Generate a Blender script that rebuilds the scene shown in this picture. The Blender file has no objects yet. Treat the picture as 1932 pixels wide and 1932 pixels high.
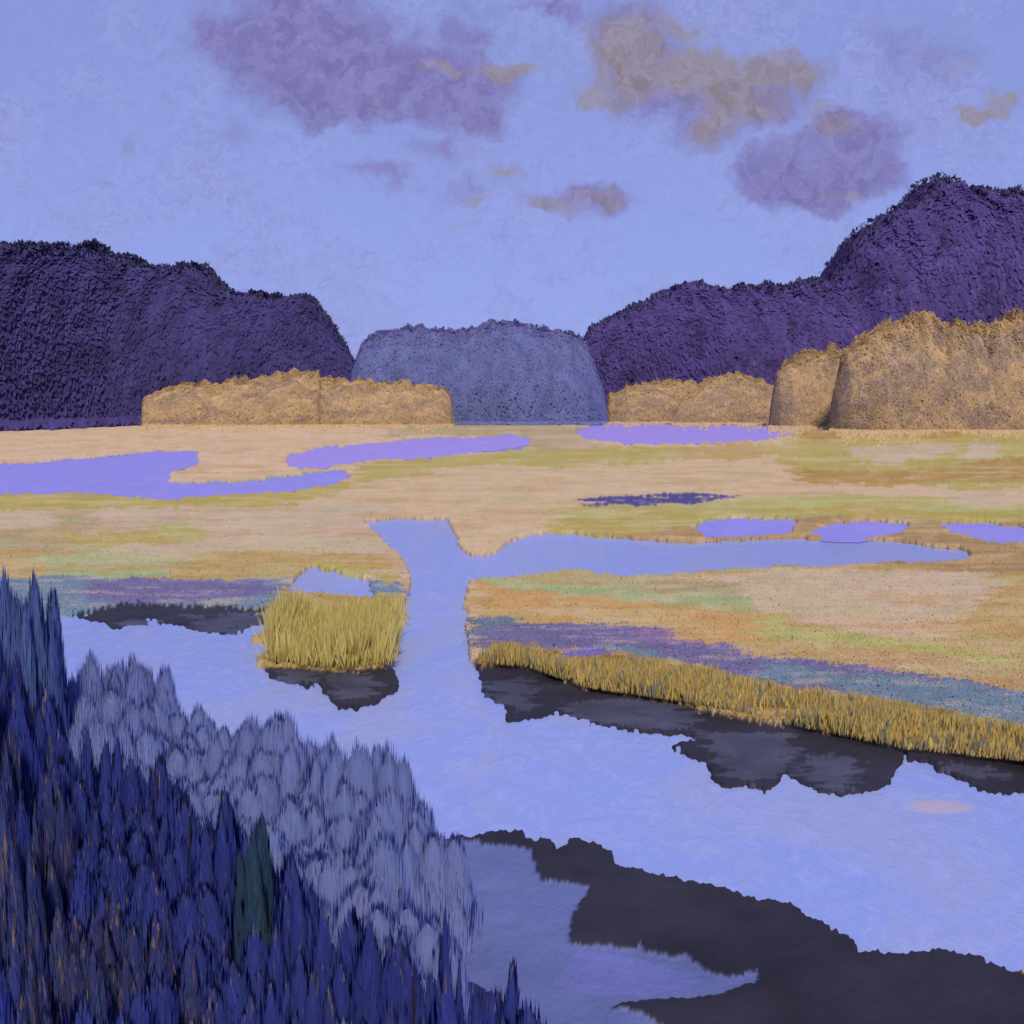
import bpy, math, random
import numpy as np
from mathutils import Vector

random.seed(7)
RNG = np.random.default_rng(7)
SC = bpy.context.scene
COL = SC.collection

# ------------------------------------------------------------------ camera, sky, sun, exposure
F = 2071.0          # focal length in pixels of a 1932-pixel wide frame (50 degree view)
CAM_H = 6.0         # eye height above the water, metres
HORIZON = 740.0
PITCH = math.atan((966.0 - HORIZON) / F)
cam_d = bpy.data.cameras.new("camera")
cam_d.sensor_fit = 'HORIZONTAL'
cam_d.angle = 2 * math.atan(966.0 / F)
cam_d.clip_start = 0.1
cam_d.clip_end = 30000.0
cam = bpy.data.objects.new("camera", cam_d)
COL.objects.link(cam)
cam.location = (0, 0, CAM_H)
cam.rotation_euler = (math.pi / 2 - PITCH, 0, 0)
SC.camera = cam

SC.view_settings.view_transform = 'Standard'
SC.view_settings.look = 'None'
SC.view_settings.exposure = 0.0
SC.view_settings.gamma = 1.0
SC.view_settings.use_curve_mapping = False


def lin(c):
    out = []
    for v in c[:3]:
        v = v / 255.0
        out.append(v / 12.92 if v <= 0.04045 else ((v + 0.055) / 1.055) ** 2.4)
    return tuple(out)


def lin4(c):
    return lin(c) + (1.0,)


def ray(px, py):
    """direction (x, y, z) of the view ray through a point of the photograph"""
    u = (px - 966.0) / F
    v = (966.0 - py) / F
    cp, sp = math.cos(PITCH), math.sin(PITCH)
    return (u, cp + v * sp, -sp + v * cp)


def at(px, py, z=0.0):
    """ground point (height z) seen at a point of the photograph"""
    d = ray(px, py)
    t = (z - CAM_H) / d[2]
    return (d[0] * t, d[1] * t, z)


def at_dist(px, py, y):
    """point at ground distance y seen at a point of the photograph"""
    d = ray(px, py)
    t = y / d[1]
    return (d[0] * t, y, CAM_H + d[2] * t)


class NT:
    """short-hand for building node trees"""

    def __init__(self, tree):
        self.t = tree
        tree.nodes.clear()

    def n(self, kind, **kw):
        nd = self.t.nodes.new(kind)
        for k, v in kw.items():
            setattr(nd, k, v)
        return nd

    def put(self, sock, v):
        if isinstance(v, bpy.types.NodeSocket):
            self.t.links.new(v, sock)
        else:
            sock.default_value = v

    def math(self, op, a, b=0.0, c=None, clamp=False):
        nd = self.n('ShaderNodeMath', operation=op, use_clamp=clamp)
        self.put(nd.inputs[0], a)
        self.put(nd.inputs[1], b)
        if c is not None:
            self.put(nd.inputs[2], c)
        return nd.outputs[0]

    def vmath(self, op, a, b=(0, 0, 0)):
        nd = self.n('ShaderNodeVectorMath', operation=op)
        self.put(nd.inputs[0], a)
        self.put(nd.inputs[1], b)
        return nd.outputs['Value'] if op in ('LENGTH', 'DISTANCE', 'DOT_PRODUCT') else nd.outputs[0]

    def mix(self, f, a, b, blend='MIX'):
        nd = self.n('ShaderNodeMix', data_type='RGBA', blend_type=blend)
        self.put(nd.inputs[0], f)
        self.put(nd.inputs[6], a)
        self.put(nd.inputs[7], b)
        return nd.outputs[2]

    def noise(self, vec, scale, detail=4.0, rough=0.55, dist=0.0):
        nd = self.n('ShaderNodeTexNoise')
        self.put(nd.inputs['Vector'], vec)
        nd.inputs['Scale'].default_value = scale
        nd.inputs['Detail'].default_value = detail
        nd.inputs['Roughness'].default_value = rough
        nd.inputs['Distortion'].default_value = dist
        return nd.outputs['Fac']

    def ramp(self, v, a, b):
        nd = self.n('ShaderNodeMapRange', interpolation_type='SMOOTHSTEP')
        self.put(nd.inputs[0], v)
        nd.inputs[1].default_value = a
        nd.inputs[2].default_value = b
        return nd.outputs[0]


SUN_EL = math.radians(48)
SUN_AZ = math.radians(172)     # direction the light comes from, clockwise from +Y: behind the camera, a little to the right
world = bpy.data.worlds.new("World")
SC.world = world
world.use_nodes = True


def build_sky():
    k = NT(world.node_tree)
    out = k.n('ShaderNodeOutputWorld')
    bg = k.n('ShaderNodeBackground')
    tc = k.n('ShaderNodeTexCoord')
    sep = k.n('ShaderNodeSeparateXYZ')
    k.t.links.new(tc.outputs['Generated'], sep.inputs[0])
    ay = k.math('MAXIMUM', k.math('ABSOLUTE', sep.outputs[1]), 0.12)
    X = k.math('DIVIDE', sep.outputs[0], ay)
    Z = k.math('DIVIDE', sep.outputs[2], ay)
    cmb = k.n('ShaderNodeCombineXYZ')
    k.put(cmb.inputs[0], X)
    k.put(cmb.inputs[1], Z)
    P = cmb.outputs[0]
    # ragged edges
    wn = k.n('ShaderNodeTexNoise')
    k.put(wn.inputs['Vector'], P)
    wn.inputs['Scale'].default_value = 26.0
    wn.inputs['Detail'].default_value = 7.0
    wn.inputs['Roughness'].default_value = 0.65
    warp = k.vmath('SCALE', k.vmath('SUBTRACT', wn.outputs['Color'], (0.5, 0.5, 0.5)))
    warp.node.inputs['Scale'].default_value = 0.06
    PW = k.vmath('ADD', P, warp)

    def layer(blobs):
        acc = None
        for (px, py, rx, ry, s) in blobs:
            d = ray(px, py)
            c = (d[0] / d[1], d[2] / d[1], 0.0)
            q = k.vmath('MULTIPLY', k.vmath('SUBTRACT', PW, c), (F / rx, F / ry, 0.0))
            v = k.math('MULTIPLY', k.math('SUBTRACT', 1.0, k.vmath('LENGTH', q), clamp=True), s)
            acc = v if acc is None else k.math('MAXIMUM', acc, v)
        return acc

    nish = k.n('ShaderNodeTexSky', sky_type='NISHITA', sun_disc=False)
    nish.sun_elevation = SUN_EL
    nish.sun_rotation = SUN_AZ
    base_n = k.mix(1.0, nish.outputs[0], (0.052, 0.044, 0.054, 1.0), 'MULTIPLY')
    # the even periwinkle veil that covers the whole sky, a little brighter low down
    low = k.ramp(k.math('ABSOLUTE', Z), 0.34, 0.02)
    veil = k.mix(low, lin4((143, 158, 226)), lin4((152, 170, 242)))
    base = k.mix(0.86, base_n, veil)
    g1 = k.noise(PW, 9.0, 8.0, 0.68, 0.6)
    base = k.mix(k.math('MULTIPLY', k.ramp(g1, 0.44, 0.66), 0.70), base, lin4((147, 152, 212)))
    # thin mottling, finer and stronger higher up
    g2 = k.noise(k.vmath('MULTIPLY', PW, (1.0, 1.6, 1.0)), 46.0, 10.0, 0.78, 2.2)
    base = k.mix(k.math('MULTIPLY', k.ramp(g2, 0.40, 0.66), k.math('MULTIPLY', k.ramp(g1, 0.32, 0.62), 0.5)), base, lin4((160, 176, 242)))
    base = k.mix(k.math('MULTIPLY', k.ramp(g2, 0.52, 0.34), k.math('MULTIPLY', k.ramp(g1, 0.34, 0.64), 0.42)), base, lin4((122, 135, 204)))

    mauve = [(560, 60, 260, 100, 1.1), (640, 140, 250, 130, 1.3), (800, 165, 230, 100, 1.2), (540, 105, 150, 120, 1.0),
             (720, 190, 260, 75, 1.0), (890, 205, 130, 75, .8), (440, 70, 150, 60, .75), (330, 105, 150, 36, .3), (540, 15, 170, 50, .8),
             (900, 70, 170, 55, .45), (1000, 20, 240, 34, .5), (620, 225, 120, 40, .7),
             (1560, 310, 200, 90, 1.3), (1480, 345, 130, 65, 1.2), (1630, 265, 130, 75, 1.1), (1530, 378, 110, 45, 1.0),
             (1210, 120, 140, 120, .8), (1180, 50, 130, 100, .6), (1350, 190, 280, 80, .75), (1330, 245, 130, 70, .65),
             (1500, 150, 140, 75, .6), (1240, 200, 120, 60, .6),
             (200, 350, 190, 50, .25), (430, 250, 180, 80, .28), (880, 350, 300, 95, .30), (250, 265, 140, 70, .25),
             (1100, 372, 190, 50, .55), (700, 330, 150, 50, .42), (1750, 110, 260, 130, .34), (1700, 60, 200, 60, .3), (840, 280, 160, 60, .38)]
    ochre = [(1180, 110, 150, 140, 1.0), (1120, 185, 80, 34, 1.0), (1320, 140, 110, 80, 1.2), (1340, 240, 70, 75, 1.1),
             (1470, 140, 160, 60, 1.1), (1380, 195, 210, 65, .8), (960, 135, 80, 32, 1.1), (830, 135, 120, 34, .7),
             (1050, 380, 120, 40, .7), (1130, 372, 150, 44, .5), (1590, 245, 110, 45, .6), (1600, 358, 70, 20, .8),
             (1860, 215, 95, 30, 1.0), (1900, 190, 80, 40, .8), (960, 325, 95, 34, .6), (250, 270, 110, 60, .36), (1750, 250, 160, 50, .45), (1820, 130, 200, 90, .36), (1560, 210, 90, 40, .6),
             (60, 350, 80, 50, .4), (1290, 50, 180, 60, .6), (900, 375, 100, 28, .5), (680, 200, 200, 60, .35), (870, 420, 140, 40, .35)]
    tex = k.noise(PW, 48.0, 8.0, 0.7, 0.8)
    brk = k.noise(PW, 17.0, 6.0, 0.6, 0.5)
    tx = k.math('MULTIPLY', k.math('MULTIPLY_ADD', tex, 1.0, 0.5), k.math('MULTIPLY_ADD', brk, 2.2, -0.12))
    m = k.ramp(k.math('MULTIPLY', layer(mauve), tx), 0.12, 0.52)
    base = k.mix(k.math('MULTIPLY', m, 0.90), base, k.mix(k.ramp(tex, 0.35, 0.65), lin4((116, 108, 166)), lin4((138, 134, 194))))
    o = k.ramp(k.math('MULTIPLY', layer(ochre), tx), 0.20, 0.70)
    base = k.mix(k.math('MULTIPLY', o, 0.75), base, k.mix(k.ramp(tex, 0.38, 0.62), lin4((142, 128, 122)), lin4((154, 146, 158))))
    k.put(bg.inputs[0], base)
    bg.inputs[1].default_value = 1.0
    k.t.links.new(bg.outputs[0], out.inputs[0])


build_sky()
sun_d = bpy.data.lights.new("sun", 'SUN')
sun_d.energy = 3.5
sun_d.angle = math.radians(6)
sun_d.color = (1.0, 0.85, 0.60)
sun = bpy.data.objects.new("sun", sun_d)
COL.objects.link(sun)
sv = Vector((math.sin(SUN_AZ) * math.cos(SUN_EL), math.cos(SUN_AZ) * math.cos(SUN_EL), math.sin(SUN_EL)))
sun.rotation_euler = sv.to_track_quat('Z', 'Y').to_euler()
sun.location = sv * 100


# ------------------------------------------------------------------ helpers
def link(name, me, parent=None):
    o = bpy.data.objects.new(name, me)
    COL.objects.link(o)
    if parent:
        o.parent = parent
    return o


def tag(o, label=None, cat=None, group=None, kind=None):
    if label:
        o['label'] = label
    if cat:
        o['category'] = cat
    if group:
        o['group'] = group
    if kind:
        o['kind'] = kind
    return o


def thing(name, label, cat, loc=(0, 0, 0), group=None):
    o = link(name, None)
    o.location = loc
    return tag(o, label, cat, group)


def mesh_np(name, verts, faces, mat, cols=None, normals=None, smooth=True):
    verts = np.asarray(verts, dtype=np.float32)
    faces = np.asarray(faces, dtype=np.int32)
    nf, kf = faces.shape
    me = bpy.data.meshes.new(name)
    me.vertices.add(len(verts))
    me.vertices.foreach_set('co', verts.ravel())
    me.loops.add(nf * kf)
    me.loops.foreach_set('vertex_index', faces.ravel())
    me.polygons.add(nf)
    me.polygons.foreach_set('loop_start', np.arange(0, nf * kf, kf, dtype=np.int32))
    me.polygons.foreach_set('loop_total', np.full(nf, kf, dtype=np.int32))
    me.polygons.foreach_set('use_smooth', np.full(nf, smooth))
    me.update(calc_edges=True)
    if cols is not None:
        a = me.color_attributes.new('Col', 'FLOAT_COLOR', 'POINT')
        c4 = np.ones((len(verts), 4), dtype=np.float32)
        c4[:, :3] = cols
        a.data.foreach_set('color', c4.ravel())
    if normals is not None:
        me.normals_split_custom_set_from_vertices(np.asarray(normals, dtype=np.float32).tolist())
    me.materials.append(mat)
    return me


def vnoise(x, y, seed=0):
    """smooth value noise, -1..1"""
    xi = np.floor(x).astype(np.int64)
    yi = np.floor(y).astype(np.int64)
    xf = x - xi
    yf = y - yi

    def h(a, b):
        n = (a * 374761393 + b * 668265263 + seed * 982451653) & 0x7fffffff
        n = ((n ^ (n >> 13)) * 1274126177) & 0x7fffffff
        return ((n ^ (n >> 16)) & 0xffff) / 32767.5 - 1.0
    u = xf * xf * (3 - 2 * xf)
    v = yf * yf * (3 - 2 * yf)
    return (h(xi, yi) * (1 - u) + h(xi + 1, yi) * u) * (1 - v) + (h(xi, yi + 1) * (1 - u) + h(xi + 1, yi + 1) * u) * v


def fbm(x, y, seed=0, octaves=4):
    s = 0.0
    a = 0.5
    for i in range(octaves):
        s = s + a * vnoise(x * 2 ** i, y * 2 ** i, seed + i * 17)
        a *= 0.55
    return s


def inside(px, py, poly):
    poly = np.asarray(poly, dtype=np.float64)
    res = np.zeros(px.shape, dtype=bool)
    n = len(poly)
    j = n - 1
    for i in range(n):
        xi, yi = poly[i]
        xj, yj = poly[j]
        if yi != yj:
            cond = ((yi > py) != (yj > py)) & (px < (xj - xi) * (py - yi) / (yj - yi) + xi)
            res ^= cond
        j = i
    return res


# ------------------------------------------------------------------ materials
def mat_vertex(name, rough=0.85, bump_scale=6.0, bump=0.25, var=0.22, spec=0.2, streak=(1, 1, 1), fine=40.0):
    m = bpy.data.materials.new(name)
    m.use_nodes = True
    k = NT(m.node_tree)
    out = k.n('ShaderNodeOutputMaterial')
    b = k.n('ShaderNodeBsdfPrincipled')
    at_ = k.n('ShaderNodeAttribute', attribute_name='Col')
    tc = k.n('ShaderNodeTexCoord')
    v = k.vmath('MULTIPLY', tc.outputs['Object'], streak)
    n1 = k.noise(v, bump_scale, 6.0, 0.62, 0.4)
    n2 = k.noise(v, fine, 4.0, 0.6)
    f = k.math('MULTIPLY_ADD', k.math('ADD', k.math('SUBTRACT', n1, 0.5), k.math('MULTIPLY', k.math('SUBTRACT', n2, 0.5), 0.5)), var * 2.0, 1.0)
    c = k.vmath('MULTIPLY', at_.outputs['Color'], f)
    k.put(b.inputs['Base Color'], c)
    b.inputs['Roughness'].default_value = rough
    b.inputs['Specular IOR Level'].default_value = spec
    if bump > 0:
        bp = k.n('ShaderNodeBump')
        bp.inputs['Strength'].default_value = bump
        bp.inputs['Distance'].default_value = 0.08
        k.put(bp.inputs['Height'], k.math('ADD', n1, k.math('MULTIPLY', n2, 0.4)))
        k.t.links.new(bp.outputs[0], b.inputs['Normal'])
    k.t.links.new(b.outputs[0], out.inputs[0])
    return m


def mat_water(name, c1, c2, c3, rough=0.22, spec=0.5, bar=None):
    m = bpy.data.materials.new(name)
    m.use_nodes = True
    k = NT(m.node_tree)
    out = k.n('ShaderNodeOutputMaterial')
    b = k.n('ShaderNodeBsdfPrincipled')
    tc = k.n('ShaderNodeTexCoord')
    o = tc.outputs['Object']
    n1 = k.noise(k.vmath('MULTIPLY', o, (0.8, 0.45, 1)), 0.45, 5.0, 0.6, 1.5)
    n2 = k.noise(k.vmath('MULTIPLY', o, (1.0, 0.6, 1)), 2.4, 6.0, 0.65, 1.0)
    n3 = k.noise(k.vmath('MULTIPLY', o, (1.6, 0.5, 1)), 9.0, 5.0, 0.6, 0.8)
    c = k.mix(k.ramp(n1, 0.42, 0.62), lin4(c1), lin4(c2))
    c = k.mix(k.math('MULTIPLY', k.ramp(n2, 0.46, 0.72), 0.6), c, lin4(c3))
    if bar:   # paler ellipse mixed into the base colour, its edge broken by noise
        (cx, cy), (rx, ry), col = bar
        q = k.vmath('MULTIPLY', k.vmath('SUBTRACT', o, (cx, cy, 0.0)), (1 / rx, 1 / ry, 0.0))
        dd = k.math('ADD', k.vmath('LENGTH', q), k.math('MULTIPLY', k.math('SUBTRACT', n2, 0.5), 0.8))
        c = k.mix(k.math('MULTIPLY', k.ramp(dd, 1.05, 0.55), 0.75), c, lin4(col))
    k.put(b.inputs['Base Color'], c)
    b.inputs['Roughness'].default_value = rough
    b.inputs['IOR'].default_value = 1.33
    b.inputs['Specular IOR Level'].default_value = spec
    bp = k.n('ShaderNodeBump')
    bp.inputs['Strength'].default_value = 0.6
    bp.inputs['Distance'].default_value = 0.05
    k.put(bp.inputs['Height'], k.math('ADD', k.math('MULTIPLY', n2, 0.8), k.math('MULTIPLY', n3, 0.45)))
    k.t.links.new(bp.outputs[0], b.inputs['Normal'])
    k.t.links.new(b.outputs[0], out.inputs[0])
    return m


M_GROUND = mat_vertex('marsh_turf', 0.9, 1.6, 0.5, 0.16, 0.1, (1, 0.7, 1), 14.0)
M_MUD = mat_vertex('wet_mud', 0.6, 2.5, 0.5, 0.20, 0.25, (1, 1, 1), 18.0)
M_FLAT = mat_vertex('shaded_water_ground', 0.5, 2.2, 0.6, 0.10, 0.3, (1, 0.8, 1), 16.0)


def mat_foliage(name, through):
    m = bpy.data.materials.new(name)
    m.use_nodes = True
    k = NT(m.node_tree)
    out = k.n('ShaderNodeOutputMaterial')
    at_ = k.n('ShaderNodeAttribute', attribute_name='Col')
    d = k.n('ShaderNodeBsdfDiffuse')
    t = k.n('ShaderNodeBsdfTranslucent')
    mx = k.n('ShaderNodeMixShader')
    mx.inputs[0].default_value = through
    k.t.links.new(at_.outputs['Color'], d.inputs[0])
    k.t.links.new(at_.outputs['Color'], t.inputs[0])
    k.t.links.new(d.outputs[0], mx.inputs[1])
    k.t.links.new(t.outputs[0], mx.inputs[2])
    k.t.links.new(mx.outputs[0], out.inputs[0])
    return m


M_FOL = mat_foliage('foliage', 0.22)
M_GRASS = mat_foliage('grass_blades', 0.5)
M_SOFT = mat_foliage('willow_leaves', 0.40)
M_BARK = mat_vertex('bark', 0.9, 8.0, 0.4, 0.25, 0.1, (4, 4, 1))
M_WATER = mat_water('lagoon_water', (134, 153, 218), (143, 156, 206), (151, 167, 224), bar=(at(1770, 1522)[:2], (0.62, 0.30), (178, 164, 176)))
M_POOL = mat_water('violet_pool_water', (148, 134, 214), (154, 141, 212), (161, 150, 221), 0.55, 0.15)
M_POOLB = mat_water('blue_violet_pool_water', (134, 134, 214), (144, 137, 212), (152, 151, 222), 0.55, 0.15)

# ------------------------------------------------------------------ the marsh: land cover laid out on the plain
PEACH, TAN, OCH, OLV = (202, 174, 144), (186, 167, 144), (176, 150, 96), (168, 158, 84)
LIME, MINT, RUST, BROWN = (170, 168, 104), (156, 168, 122), (162, 132, 70), (156, 130, 92)
GVIO, TEAL, DVIO, SAGE = (112, 108, 148), (110, 132, 152), (78, 76, 130), (164, 152, 120)
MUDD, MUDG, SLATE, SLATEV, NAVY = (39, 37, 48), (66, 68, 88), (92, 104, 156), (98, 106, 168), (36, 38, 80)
WET = None
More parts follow.
